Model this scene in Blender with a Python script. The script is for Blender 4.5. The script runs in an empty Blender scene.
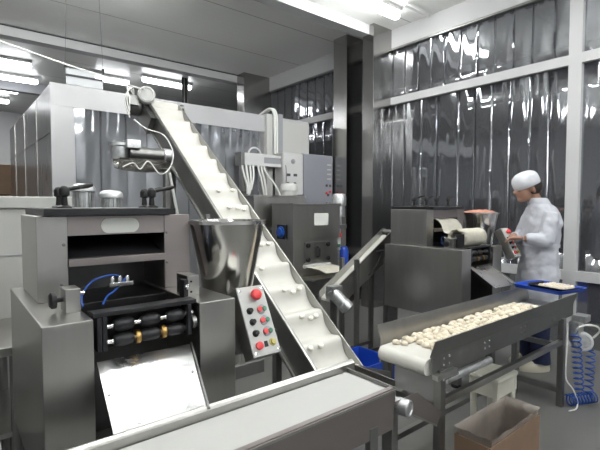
import bpy, bmesh, math, random
from mathutils import Vector as V, Matrix, noise
random.seed(7)
S = bpy.context.scene
C = S.collection
PI = math.pi

# ------------------------------------------------------------------ camera, world, lights, exposure
FX = 435.0
yaw = math.radians(50.8); pitch = math.radians(2.63)
cam_d = bpy.data.cameras.new('camera'); cam_d.sensor_width = 36.0; cam_d.lens = 36.0*FX/600.0
cam_d.clip_start = 0.02; cam_d.clip_end = 100
cam = bpy.data.objects.new('camera', cam_d); C.objects.link(cam)
cam.location = (0, 0, 1.45)
cam.rotation_euler = (PI/2 - pitch, 0, yaw - PI/2)
S.camera = cam
w = bpy.data.worlds.new('World'); S.world = w; w.use_nodes = True
w.node_tree.nodes['Background'].inputs[0].default_value = (0.86, 0.93, 1.0, 1)
w.node_tree.nodes['Background'].inputs[1].default_value = 0.60
S.view_settings.view_transform = 'Standard'; S.view_settings.look = 'None'
S.view_settings.gamma = 1.0; S.view_settings.use_curve_mapping = False
S.view_settings.exposure = -0.08

TUBES = [  # x0, x1, y, z : fittings in view, and unseen ones added to light the room
    (3.45, 4.50, 3.58, 3.83),
    (0.1, 1.5, 1.9, 3.52), (2.6, 4.0, 0.9, 3.52), (-1.6, -0.2, 0.2, 3.52), (0.9, 2.3, -0.6, 3.52),
    (-2.2, -0.8, 3.4, 3.52), (3.0, 4.4, -1.2, 3.52),
    (0.15, 1.45, 9.9, 3.83), (-0.3, 1.2, 8.85, 3.83), (0.0, 1.25, 11.0, 3.83), (-0.2, 1.2, 12.2, 3.83),
    (2.3, 2.85, 8.85, 3.83), (3.0, 3.95, 8.4, 3.83),  # added fittings standing in for bright reflected patches on the hall ceiling
    (0.4, 1.8, 5.0, 3.83), (-3.4, -2.0, -2.2, 3.52), (0.9, 2.3, -2.9, 3.52), (3.1, 4.5, -2.9, 3.52), (1.95, 3.3, 2.35, 3.50), (-0.7, 0.7, 3.9, 3.50),  # unseen fittings, added to brighten the ceiling and reflect in the strips
]
for i, (x0, x1, y, z) in enumerate(TUBES):
    ld = bpy.data.lights.new('tube_light', 'AREA'); ld.shape = 'RECTANGLE'
    ld.size = x1 - x0; ld.size_y = 0.10
    ld.energy = (7 if i < 7 or i > 12 else 16) * (x1 - x0) / 1.3
    if i == 0: ld.energy *= 0.8
    ld.color = (0.98, 1.0, 0.975)
    lo = bpy.data.objects.new('tube_light', ld); C.objects.link(lo)
    lo.location = ((x0 + x1)/2, y, z - 0.03)

# ------------------------------------------------------------------ materials
def mat(name, col, rough=0.5, metal=0.0, spec=0.5, emit=None, noise_amt=0.0, nscale=20.0, stretch=(1, 1, 1), bump=0.0,
        rvar=0.0, coat=0.0, alpha=1.0):
    m = bpy.data.materials.new(name); m.use_nodes = True
    nt = m.node_tree; b = nt.nodes['Principled BSDF']
    b.inputs['Base Color'].default_value = (*col, 1); b.inputs['Roughness'].default_value = rough
    b.inputs['Metallic'].default_value = metal; b.inputs['Specular IOR Level'].default_value = spec
    b.inputs['Coat Weight'].default_value = coat; b.inputs['Alpha'].default_value = alpha
    if emit:
        b.inputs['Emission Color'].default_value = (*emit[0], 1); b.inputs['Emission Strength'].default_value = emit[1]
    if noise_amt or bump or rvar:
        tc = nt.nodes.new('ShaderNodeTexCoord'); mp = nt.nodes.new('ShaderNodeMapping'); mp.inputs['Scale'].default_value = stretch
        n = nt.nodes.new('ShaderNodeTexNoise'); n.inputs['Scale'].default_value = nscale; n.inputs['Detail'].default_value = 4
        nt.links.new(tc.outputs['Object'], mp.inputs['Vector']); nt.links.new(mp.outputs['Vector'], n.inputs['Vector'])
        if noise_amt:
            r = nt.nodes.new('ShaderNodeValToRGB')
            r.color_ramp.elements[0].position = 0.3; r.color_ramp.elements[1].position = 0.7
            r.color_ramp.elements[0].color = (*[c*(1-noise_amt) for c in col], 1)
            r.color_ramp.elements[1].color = (*[min(1, c*(1+noise_amt)) for c in col], 1)
            nt.links.new(n.outputs['Fac'], r.inputs['Fac']); nt.links.new(r.outputs['Color'], b.inputs['Base Color'])
        if rvar:
            mr = nt.nodes.new('ShaderNodeMapRange')
            mr.inputs['To Min'].default_value = max(0.02, rough - rvar); mr.inputs['To Max'].default_value = rough + rvar
            nt.links.new(n.outputs['Fac'], mr.inputs['Value']); nt.links.new(mr.outputs['Result'], b.inputs['Roughness'])
        if bump:
            bp = nt.nodes.new('ShaderNodeBump'); bp.inputs['Strength'].default_value = bump; bp.inputs['Distance'].default_value = 0.02
            nt.links.new(n.outputs['Fac'], bp.inputs['Height']); nt.links.new(bp.outputs['Normal'], b.inputs['Normal'])
    return m

M = {}
M['steel'] = mat('brushed_steel', (0.40, 0.395, 0.38), 0.33, 1.0, noise_amt=0.06, nscale=14, stretch=(1, 1, 0.12), rvar=0.06)
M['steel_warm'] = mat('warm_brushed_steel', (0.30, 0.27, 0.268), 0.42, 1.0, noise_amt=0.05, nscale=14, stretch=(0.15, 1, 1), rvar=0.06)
M['steel_dark'] = mat('dull_dark_steel', (0.24, 0.24, 0.235), 0.42, 1.0, noise_amt=0.08, nscale=10, rvar=0.08)
M['steel_mirror'] = mat('polished_steel', (0.62, 0.61, 0.59), 0.16, 1.0, noise_amt=0.05, nscale=5, stretch=(1, 1, 0.2), bump=0.03)
M['steel_sheet'] = mat('bright_sheet_steel', (0.62, 0.62, 0.63), 0.30, 1.0, noise_amt=0.06, nscale=11, rvar=0.12, bump=0.12)
M['chrome'] = mat('chrome', (0.72, 0.72, 0.72), 0.18, 1.0)
M['cast'] = mat('cast_aluminium', (0.55, 0.56, 0.57), 0.42, 1.0, noise_amt=0.15, nscale=40)
M['black'] = mat('black_plastic', (0.010, 0.010, 0.011), 0.42, spec=0.3)
M['black_metal'] = mat('blackened_metal', (0.022, 0.022, 0.025), 0.38, 0.3, spec=0.4)
M['brass'] = mat('brass', (0.45, 0.28, 0.10), 0.35, 1.0)
M['belt'] = mat('white_belt', (0.54, 0.53, 0.495), 0.5, noise_amt=0.03, nscale=8)
M['belt_clean'] = mat('clean_white_belt', (0.43, 0.43, 0.42), 0.42)
M['dough'] = mat('dough', (0.86, 0.83, 0.74), 0.6, noise_amt=0.06, nscale=30)
M['dumpling'] = mat('dumpling_dough', (0.62, 0.55, 0.44), 0.55, noise_amt=0.08, nscale=25)
M['meat'] = mat('minced_meat', (0.55, 0.25, 0.18), 0.6, noise_amt=0.3, nscale=90, bump=0.5)
M['white'] = mat('white_paint', (0.54, 0.54, 0.545), 0.42)
M['frame'] = mat('white_frame_paint', (0.50, 0.50, 0.51), 0.4)
M['tank'] = mat('white_tank_panel', (0.40, 0.40, 0.385), 0.38, noise_amt=0.03, nscale=3)
M['grey'] = mat('grey_paint', (0.27, 0.275, 0.295), 0.45)
M['grey_light'] = mat('light_grey_paint', (0.44, 0.44, 0.43), 0.4)
M['label'] = mat('pale_label', (0.62, 0.63, 0.60), 0.45)
M['red'] = mat('red_plastic', (0.62, 0.035, 0.04), 0.3)
M['green'] = mat('green_plastic', (0.03, 0.16, 0.09), 0.35)
M['yellow'] = mat('yellow_plastic', (0.42, 0.36, 0.10), 0.4)
M['blue'] = mat('blue_plastic', (0.012, 0.06, 0.42), 0.38)
M['blue_hose'] = mat('blue_hose', (0.015, 0.07, 0.32), 0.3)
M['navy'] = mat('navy_cloth', (0.012, 0.018, 0.06), 0.85, noise_amt=0.2, nscale=30)
M['skin'] = mat('skin', (0.27, 0.145, 0.10), 0.5)
M['coat'] = mat('white_coat', (0.43, 0.44, 0.485), 0.85, noise_amt=0.03, nscale=14, bump=0.25)
M['cap'] = mat('white_cap', (0.56, 0.57, 0.61), 0.85, noise_amt=0.03, nscale=40, bump=0.2)
M['hair'] = mat('dark_hair', (0.02, 0.015, 0.012), 0.6)
M['shoe'] = mat('pale_shoe', (0.55, 0.52, 0.42), 0.6)
M['card'] = mat('cardboard', (0.20, 0.13, 0.085), 0.75, noise_amt=0.1, nscale=6)
M['liner'] = mat('plastic_liner', (0.32, 0.28, 0.25), 0.25, noise_amt=0.2, nscale=6, bump=0.6, alpha=0.75)
M['cable'] = mat('white_cable', (0.72, 0.72, 0.70), 0.5)
M['beige'] = mat('beige_plastic', (0.55, 0.54, 0.47), 0.5)
M['tube'] = mat('lit_tube', (0.9, 0.9, 0.9), 0.4, emit=((0.985, 1.0, 0.975), 38.0))
M['lens'] = mat('clear_sign', (0.75, 0.77, 0.80), 0.15, alpha=0.35)
M['wall_grey'] = mat('grey_wall_panel', (0.60, 0.61, 0.63), 0.3)
M['steel_pale'] = mat('pale_sheet_steel', (0.60, 0.60, 0.61), 0.26, 1.0, noise_amt=0.05, nscale=2, stretch=(1, 1, 0.2), rvar=0.06, bump=0.05)
M['booth_panel'] = mat('booth_panel', (0.40, 0.40, 0.415), 0.28, noise_amt=0.05, nscale=2, bump=0.05)
M['steel_inner'] = mat('dark_inner_steel', (0.10, 0.10, 0.10), 0.35, 1.0, noise_amt=0.1, nscale=8)  # darker steel tone for the plates inside the machine
M['booth_side'] = mat('booth_side_sheet', (0.40, 0.40, 0.405), 0.30, 1.0, noise_amt=0.12, nscale=5, stretch=(1, 2.5, 0.3), rvar=0.08, bump=0.35)
M['tube_far'] = mat('lit_hall_tube', (0.9, 0.9, 0.9), 0.4, emit=((0.95, 0.97, 1.0), 13.0))
M['ink'] = mat('dark_ink', (0.05, 0.05, 0.06), 0.5)

def strip_mat(name, base, refl, trans, sx=5.0, bumpd=0.03):
    """slightly rippled clear PVC: dark body + mirror-like sheen + some see-through"""
    m = bpy.data.materials.new(name); m.use_nodes = True; nt = m.node_tree; nt.nodes.clear()
    out = nt.nodes.new('ShaderNodeOutputMaterial')
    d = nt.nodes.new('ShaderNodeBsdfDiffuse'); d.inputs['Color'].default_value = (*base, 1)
    t = nt.nodes.new('ShaderNodeBsdfTransparent'); t.inputs['Color'].default_value = (0.75, 0.78, 0.82, 1)
    g = nt.nodes.new('ShaderNodeBsdfGlossy'); g.inputs['Roughness'].default_value = 0.06
    g.inputs['Color'].default_value = (0.85, 0.87, 0.92, 1)
    tc = nt.nodes.new('ShaderNodeTexCoord'); mp = nt.nodes.new('ShaderNodeMapping'); mp.inputs['Scale'].default_value = (sx, sx, 0.9)
    n = nt.nodes.new('ShaderNodeTexNoise'); n.inputs['Scale'].default_value = 1.0; n.inputs['Detail'].default_value = 2.5
    bp = nt.nodes.new('ShaderNodeBump'); bp.inputs['Strength'].default_value = 0.16; bp.inputs['Distance'].default_value = bumpd
    nt.links.new(tc.outputs['Object'], mp.inputs['Vector']); nt.links.new(mp.outputs['Vector'], n.inputs['Vector'])
    nt.links.new(n.outputs['Fac'], bp.inputs['Height']); nt.links.new(bp.outputs['Normal'], g.inputs['Normal'])
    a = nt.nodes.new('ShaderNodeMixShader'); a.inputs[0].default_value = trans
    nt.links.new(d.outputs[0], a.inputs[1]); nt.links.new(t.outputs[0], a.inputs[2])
    lw = nt.nodes.new('ShaderNodeFresnel'); lw.inputs['IOR'].default_value = 1.5
    ad = nt.nodes.new('ShaderNodeMath'); ad.operation = 'ADD'; ad.use_clamp = True; ad.inputs[1].default_value = refl
    nt.links.new(lw.outputs[0], ad.inputs[0])
    b = nt.nodes.new('ShaderNodeMixShader')
    nt.links.new(ad.outputs[0], b.inputs[0]); nt.links.new(a.outputs[0], b.inputs[1]); nt.links.new(g.outputs[0], b.inputs[2])
    nt.links.new(b.outputs[0], out.inputs['Surface'])
    return m
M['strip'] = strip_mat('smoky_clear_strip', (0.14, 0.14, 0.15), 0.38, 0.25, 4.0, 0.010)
M['strip_pale'] = strip_mat('pale_clear_strip', (0.42, 0.43, 0.46), 0.34, 0.0, 4.0, 0.012)
M['clad'] = mat('stainless_cladding', (0.36, 0.355, 0.345), 0.20, 1.0, noise_amt=0.06, nscale=3, stretch=(1, 1, 0.2), bump=0.06)
M['clad_booth'] = strip_mat('booth_cladding', (0.30, 0.30, 0.30), 0.38, 0.0, 5.0, 0.03)

def floor_mat():
    m = mat('concrete_floor', (0.135, 0.133, 0.128), 0.36, noise_amt=0.12, nscale=2.2, rvar=0.08)
    return m
M['floor'] = floor_mat()

def ceil_mat():
    m = bpy.data.materials.new('ceiling_panels'); m.use_nodes = True; nt = m.node_tree; b = nt.nodes['Principled BSDF']
    tc = nt.nodes.new('ShaderNodeTexCoord'); sp = nt.nodes.new('ShaderNodeSeparateXYZ')
    nt.links.new(tc.outputs['Object'], sp.inputs[0])
    def lines(per, width, off):
        a = nt.nodes.new('ShaderNodeMath'); a.operation = 'ADD'; a.inputs[1].default_value = off + 100*per
        nt.links.new(sp.outputs['Y'], a.inputs[0])
        q = nt.nodes.new('ShaderNodeMath'); q.operation = 'MODULO'; q.inputs[1].default_value = per
        nt.links.new(a.outputs[0], q.inputs[0])
        l = nt.nodes.new('ShaderNodeMath'); l.operation = 'LESS_THAN'; l.inputs[1].default_value = width
        nt.links.new(q.outputs[0], l.inputs[0]); return l
    l1 = lines(1.18, 0.012, 0.2); l2 = lines(0.118, 0.006, 0.2)
    mx = nt.nodes.new('ShaderNodeMix'); mx.data_type = 'RGBA'
    mx.inputs[6].default_value = (0.84, 0.845, 0.825, 1); mx.inputs[7].default_value = (0.80, 0.805, 0.785, 1)
    nt.links.new(l2.outputs[0], mx.inputs[0])
    mx2 = nt.nodes.new('ShaderNodeMix'); mx2.data_type = 'RGBA'; mx2.inputs[7].default_value = (0.25, 0.25, 0.25, 1)
    nt.links.new(mx.outputs[2], mx2.inputs[6]); nt.links.new(l1.outputs[0], mx2.inputs[0])
    nt.links.new(mx2.outputs[2], b.inputs['Base Color']); b.inputs['Roughness'].default_value = 0.35
    return m
M['ceiling'] = ceil_mat()

# ------------------------------------------------------------------ mesh helpers
class MB:
    def __init__(s): s.bm = bmesh.new(); s.wn = False
    def box(s, x0, x1, y0, y1, z0, z1, bev=0.0):
        return s.obox(((x0+x1)/2, (y0+y1)/2, (z0+z1)/2), ((1, 0, 0), (0, 1, 0), (0, 0, 1)), (abs(x1-x0), abs(y1-y0), abs(z1-z0)), bev)
    def obox(s, c, axes, size, bev=0.0):
        c = V(c); a = [V(x).normalized() for x in axes]; vs = []
        for i in (-1, 1):
            for j in (-1, 1):
                for k in (-1, 1):
                    vs.append(s.bm.verts.new(c + a[0]*i*size[0]/2 + a[1]*j*size[1]/2 + a[2]*k*size[2]/2))
        fs = [s.bm.faces.new([vs[q] for q in f]) for f in ((0,1,3,2),(4,6,7,5),(0,4,5,1),(2,3,7,6),(0,2,6,4),(1,5,7,3))]
        if a[0].cross(a[1]).dot(a[2]) < 0:
            for f in fs: f.normal_flip()
        if bev > 0:
            s.wn = True
            es = list({e for f in fs for e in f.edges})
            bmesh.ops.bevel(s.bm, geom=es, offset=bev, segments=2, profile=0.5, affect='EDGES')
        return s
    def prism(s, pts, ext):
        """closed polygon pts (3d) extruded by vector ext"""
        ext = V(ext); a = [s.bm.verts.new(V(p)) for p in pts]; b = [s.bm.verts.new(V(p)+ext) for p in pts]; n = len(pts)
        fs = [s.bm.faces.new(a[::-1]), s.bm.faces.new(b)]
        for i in range(n): fs.append(s.bm.faces.new((a[i], a[(i+1) % n], b[(i+1) % n], b[i])))
        bmesh.ops.recalc_face_normals(s.bm, faces=fs)
        return s
    def cone(s, p0, p1, r0, r1, n=20, cap=True):
        return s.lathe(p0, V(p1)-V(p0), [(r0, 0.0), (r1, (V(p1)-V(p0)).length)], n, cap)
    def cyl(s, p0, p1, r, n=16): return s.cone(p0, p1, r, r, n)
    def lathe(s, o, ax, prof, n=24, cap=True, sx=1.0):
        o = V(o); ax = V(ax).normalized()
        u = ax.orthogonal().normalized()
        if abs(ax.z) > 0.99: u = V((1, 0, 0))
        v = ax.cross(u)
        rings = []
        for r, h in prof:
            rings.append([s.bm.verts.new(o + ax*h + (u*math.cos(2*PI*i/n)*sx + v*math.sin(2*PI*i/n))*max(r, 1e-4)) for i in range(n)])
        for k in range(len(rings)-1):
            for i in range(n):
                s.bm.faces.new((rings[k][i], rings[k][(i+1) % n], rings[k+1][(i+1) % n], rings[k+1][i]))
        if cap:
            s.bm.faces.new(rings[0][::-1]); s.bm.faces.new(rings[-1])
        return s
    def tube(s, pts, r, n=8, cap=True):
        pts = [V(p) for p in pts]; rs = r if isinstance(r, (list, tuple)) else [r]*len(pts)
        t0 = (pts[1]-pts[0]).normalized(); u = t0.orthogonal().normalized(); rings = []
        for i, p in enumerate(pts):
            t = (pts[min(i+1, len(pts)-1)] - pts[max(i-1, 0)]).normalized()
            u = (u - t*u.dot(t)); u = u.normalized() if u.length > 1e-6 else t.orthogonal().normalized()
            v = t.cross(u)
            rings.append([s.bm.verts.new(p + (u*math.cos(2*PI*k/n) + v*math.sin(2*PI*k/n))*rs[i]) for k in range(n)])
        for k in range(len(rings)-1):
            for i in range(n):
                s.bm.faces.new((rings[k][i], rings[k][(i+1) % n], rings[k+1][(i+1) % n], rings[k+1][i]))
        if cap:
            s.bm.faces.new(rings[0][::-1]); s.bm.faces.new(rings[-1])
        return s
    def loft(s, rings, cap=True):
        R = [[s.bm.verts.new(V(p)) for p in r] for r in rings]; n = len(R[0])
        fs = []
        for k in range(len(R)-1):
            for i in range(n): fs.append(s.bm.faces.new((R[k][i], R[k][(i+1) % n], R[k+1][(i+1) % n], R[k+1][i])))
        if cap: fs += [s.bm.faces.new(R[0][::-1]), s.bm.faces.new(R[-1])]
        bmesh.ops.recalc_face_normals(s.bm, faces=fs)
        return s
    def ball(s, c, r, n=16, m=10):
        c = V(c); r = V(r) if hasattr(r, '__len__') else V((r, r, r))
        mt = Matrix.Translation(c) @ Matrix.Diagonal((r.x, r.y, r.z, 1))
        bmesh.ops.create_uvsphere(s.bm, u_segments=n, v_segments=m, radius=1.0, matrix=mt)
        return s
    def grid(s, fn, nu, nv):
        g = [[s.bm.verts.new(V(fn(i/nu, j/nv))) for j in range(nv+1)] for i in range(nu+1)]
        for i in range(nu):
            for j in range(nv): s.bm.faces.new((g[i][j], g[i+1][j], g[i+1][j+1], g[i][j+1]))
        return s
    def build(s, name, m, parent=None, sharp=38, mods=None):
        bm = s.bm
        off = V((0, 0, 0))
        if parent is not None: off = V(parent.get('_o', (0, 0, 0)))
        bm.normal_update()
        for f in bm.faces: f.smooth = True
        for e in bm.edges:
            if len(e.link_faces) == 2 and e.calc_face_angle(0) > math.radians(sharp): e.smooth = False
        ob_off = off
        if parent is None:
            xs = [v.co for v in bm.verts]
            ob_off = V(((min(p.x for p in xs)+max(p.x for p in xs))/2, (min(p.y for p in xs)+max(p.y for p in xs))/2, min(p.z for p in xs)))
        for v in bm.verts: v.co -= ob_off
        me = bpy.data.meshes.new(name); bm.to_mesh(me); bm.free()
        me.materials.append(M[m] if isinstance(m, str) else m)
        o = bpy.data.objects.new(name, me); C.objects.link(o)
        if parent is not None:
            o.parent = parent; ORG[o] = off; o['_o'] = tuple(off)
        else:
            o.location = ob_off; o['_o'] = tuple(ob_off)
        if s.wn:
            md = o.modifiers.new('weighted_normals', 'WEIGHTED_NORMAL'); md.keep_sharp = True; md.weight = 100
        if mods:
            for k, kw in mods:
                md = o.modifiers.new(k.lower(), k)
                for a, b in kw.items(): setattr(md, a, b)
        return o
ORG = {}
def thing(name, loc, label, cat, group=None):
    o = bpy.data.objects.new(name, None); C.objects.link(o); o.location = loc; o.empty_display_size = 0.05
    o['_o'] = tuple(loc); tag(o, label, cat, group); return o
def tag(o, label, cat, group=None, kind=None):
    o['label'] = label; o['category'] = cat
    if group: o['group'] = group
    if kind: o['kind'] = kind
    return o
def struct(o): o['kind'] = 'structure'; return o
def bez(p0, p1, p2, p3, n=14):
    p0, p1, p2, p3 = map(V, (p0, p1, p2, p3)); r = []
    for i in range(n+1):
        t = i/n; r.append(p0*(1-t)**3 + p1*3*t*(1-t)**2 + p2*3*t*t*(1-t) + p3*t**3)
    return r
def smooth_path(pts, n=6):
    pts = [V(p) for p in pts]; r = []
    for i in range(len(pts)-1):
        a = pts[max(i-1, 0)]; b = pts[i]; c = pts[i+1]; d = pts[min(i+2, len(pts)-1)]
        for k in range(n):
            t = k/n
            r.append(0.5*((2*b) + (c-a)*t + (2*a-5*b+4*c-d)*t*t + (3*b-a-3*c+d)*t**3))
    r.append(pts[-1]); return r

# ------------------------------------------------------------------ setting
CZ = 3.93
struct(MB().box(-5, 8, -4, 14.2, -0.1, 0).build('floor', 'floor'))
struct(MB().box(-5, 8, -4, 14.2, CZ, CZ+0.1).build('ceiling', 'ceiling'))
struct(MB().box(-5, 8, 14.0, 14.2, 0, CZ).build('wall_back', 'white'))
struct(MB().box(7.6, 7.8, -4, 14.2, 0, CZ).build('wall_beyond_right', 'grey'))
struct(MB().box(-5, 8, -4.2, -4.0, 0, CZ).build('wall_front', 'wall_grey'))
struct(MB().box(-5.2, -5, -4, 14.2, 0, CZ).build('wall_left', 'wall_grey'))
struct(MB().box(-5, 4.60, 4.13, 4.30, CZ-0.13, CZ).build('trim_1', 'frame'))
struct(MB().box(-5, 4.95, 7.30, 7.48, CZ-0.14, CZ).build('trim_2', 'frame'))
struct(MB().box(-5, 5, 7.285, 7.30, CZ-0.014, CZ).build('trim_3', 'black_metal'))
struct(MB().box(-5, 4.95, 10.4, 10.58, CZ-0.20, CZ).build('trim_4', 'grey'))
# clad columns
struct(MB().box(4.60, 5.02, 4.05, 4.25, 0, CZ, .004).build('trim_column_near', 'clad'))
struct(MB().box(4.60, 5.02, 4.56, 4.84, 0, CZ, .004).build('trim_column_middle', 'clad'))
struct(MB().box(4.40, 5.02, 7.05, 7.30, 0, CZ, .004).build('trim_column_far', 'clad'))
# right side: white steel frame with strip curtains
wr = MB()
for (y0, y1) in ((-4, 4.05), (4.25, 4.56), (4.84, 7.05)):
    wr.box(4.98, 5.16, y0, y1, 3.67, CZ)
    wr.box(4.97, 5.07, y0, y1, 2.875, 2.975)
    wr.box(4.96, 5.07, y0, y1, 0.675, 0.775)
for y in (1.70, -0.9): wr.box(4.965, 5.075, y-0.06, y+0.06, 0, 3.70)
struct(wr.build('wall_right_frame', 'frame'))
struct(MB().box(4.985, 5.05, -4, 7.05, 3.645, 3.675).build('trim_5', 'steel_dark'))
skirt = MB()
for (y0, y1) in ((-4, 4.05), (4.84, 7.05)): skirt.box(5.0, 5.05, y0, y1, 0.0, 0.675)
struct(skirt.build('wall_right_lower', 'strip'))

def curtain(name, edges, z0, z1, x, m, label, group, along='y'):
    t = thing(name, (x, (edges[0]+edges[-1])/2, z0) if along == 'y' else ((edges[0]+edges[-1])/2, x, z0), label, 'strip curtain', group)
    for i in range(len(edges)-1):
        a, b = edges[i], edges[i+1]; wd = b-a; ov = 0.012; dx = 0.006 if i % 2 else 0.0
        ph = random.uniform(-1, 1)*0.006; tw = random.uniform(-1, 1)*0.010
        def fn(u, v):
            s = a - ov + (wd+2*ov)*u
            bow = 0.004*(1-(2*u-1)**2) + 0.006*max(0, abs(2*u-1)-0.8)/0.2
            d = x - dx - bow - ph*math.sin(3*v+i) - tw*(u-.5)*v - 0.0012*math.sin(u*9+v*4+i)
            z = z0 + (z1-z0)*v
            return (d, s, z) if along == 'y' else (s, d, z)
        mb = MB().grid(fn, 10, 8)
        bmesh.ops.solidify(mb.bm, geom=mb.bm.faces[:], thickness=0.003)
        mb.build('strip', m, t, 60)
    return t
top_e = [1.76, 1.924, 2.136, 2.353, 2.56, 2.782, 3.0, 3.228, 3.423, 3.627, 3.84, 4.05]
low_e = [1.76, 1.957, 2.153, 2.374, 2.586, 2.80, 3.014, 3.331, 3.564, 3.846, 4.05]
curtain('strip_curtain', top_e, 2.975, 3.66, 5.03, 'strip', 'short clear strip curtain left of the white post, above the long rail', 'strip curtains of the right wall')
curtain('strip_curtain', low_e, 0.775, 2.875, 5.03, 'strip', 'tall dark clear strip curtain behind the man in white, below the long white rail', 'strip curtains of the right wall')
curtain('strip_curtain', [-0.84+0.227*i for i in range(11)]+[1.64], 2.975, 3.66, 5.03, 'strip', 'short clear strip curtain right of the white post, at the upper right corner', 'strip curtains of the right wall')
curtain('strip_curtain', [-0.84+0.227*i for i in range(11)]+[1.64], 0.775, 2.875, 5.03, 'strip', 'tall clear strip curtain right of the white post, at the right edge above the sill', 'strip curtains of the right wall')
curtain('strip_curtain', [4.86+0.219*i for i in range(11)], 2.975, 3.66, 5.03, 'strip', 'short clear strip curtain high between the middle and far columns', 'strip curtains of the right wall')
curtain('strip_curtain', [4.86+0.219*i for i in range(11)], 0.775, 2.875, 5.03, 'strip', 'tall clear strip curtain in the gap right of the grey wall cabinet', 'strip curtains of the right wall')

# ------------------------------------------------------------------ booth (stainless room within the hall)
bt = thing('cold_booth', (2.6, 6.5, 0), 'large stainless clad booth with pale top band behind the inclined conveyor', 'booth')
MB().box(0.87, 4.30, 5.10, 8.7, 0, 2.695, .004).build('shell', 'booth_side', bt)
MB().box(0.86, 4.30, 5.07, 5.11, 2.47, 2.70, .003).build('top_band', 'booth_panel', bt)
MB().box(0.86, 1.08, 5.07, 5.11, 0, 2.47, .003).build('corner_panel', 'booth_panel', bt)
for y in (6.0, 7.0, 8.0): MB().box(0.862, 0.872, y-.008, y+.008, 0, 2.69).build('joint_strip', 'steel', bt)
MB().box(0.862, 0.872, 5.11, 8.7, 2.2, 2.212).build('joint_strip', 'steel', bt)
MB().box(3.50, 3.60, 5.02, 5.10, 0, 2.72, .004).build('pipe_cover', 'grey_light', bt)
MB().box(3.70, 3.78, 5.02, 5.10, 0, 2.74, .004).build('pipe_cover', 'grey', bt)
edges = [1.08, 1.34, 1.60, 1.84, 2.10, 2.36, 2.62, 2.88, 3.14, 3.40]
def fnb(i):
    a, b = edges[i], edges[i+1]
    def fn(u, v):
        return (a-.012+(b-a+.024)*u, 5.085 - (0.008 if i % 2 else 0) - 0.010*(1-(2*u-1)**2) - 0.004*math.sin(5*v+i*2), 0.1+2.37*v)
    return fn
for i in range(len(edges)-1):
    mb = MB().grid(fnb(i), 10, 8); bmesh.ops.solidify(mb.bm, geom=mb.bm.faces[:], thickness=0.003)
    mb.build('strip', 'strip_pale', bt, 60)
MB().box(3.80, 4.30, 5.06, 5.10, 0.1, 2.66).build('access_panel', 'grey_light', bt)

# ------------------------------------------------------------------ lamps
lamp_labels = ['lit fluorescent fitting nearest, on the ceiling beside the white beam at the top', None, None, None, None, None, None,
  'lit hall fluorescent, the second lowest of the row above the boxes', 'lit hall fluorescent, uppermost of those at the left edge',
  'lit hall fluorescent, third down at the left edge', 'lit hall fluorescent, lowest and farthest at the left edge',
  'short lit fluorescent added for a bright ceiling patch beyond the hanging frame', 'lit fluorescent added for a bright ceiling patch left of the black duct', None, None, None, None, None, None]
for i, (x0, x1, y, z) in enumerate(TUBES):
    t = thing('fluorescent_lamp', ((x0+x1)/2, y, z), lamp_labels[i] or 'added fluorescent fitting lighting the room from out of the picture', 'lamp', 'fluorescent ceiling lamps')
    if z > 3.7: MB().box(x0-.03, x1+.03, y-.07, y+.07, z+.045, CZ, .01).build('housing', 'white', t)
    else:  # added unseen fittings, hung low so the ceiling catches more light
        MB().box(x0-.03, x1+.03, y-.03, y+.03, z+.065, z+.11, .01).build('housing', 'white', t)
        for x in (x0+.15, x1-.15): MB().cyl((x, y, z+.10), (x, y, CZ), .006, 8).build('hanger', 'steel', t)
    n = 10
    prof = [(0.012, -0.03), (0.045, -0.01), (0.055, 0.02), (0.055, x1-x0-.02), (0.045, x1-x0+.01), (0.012, x1-x0+.03)]
    MB().lathe((x0, y, z+.015), (1, 0, 0), prof, 14).build('diffuser', 'tube_far' if 7 <= i < 13 else 'tube', t)
tag(MB().tube([(4.44, 3.42, CZ-.03), (4.95, 3.42, CZ-.03)], .014).build('conduit', 'white'), 'thin white conduit on the ceiling right of the nearest lamp', 'conduit')

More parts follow.
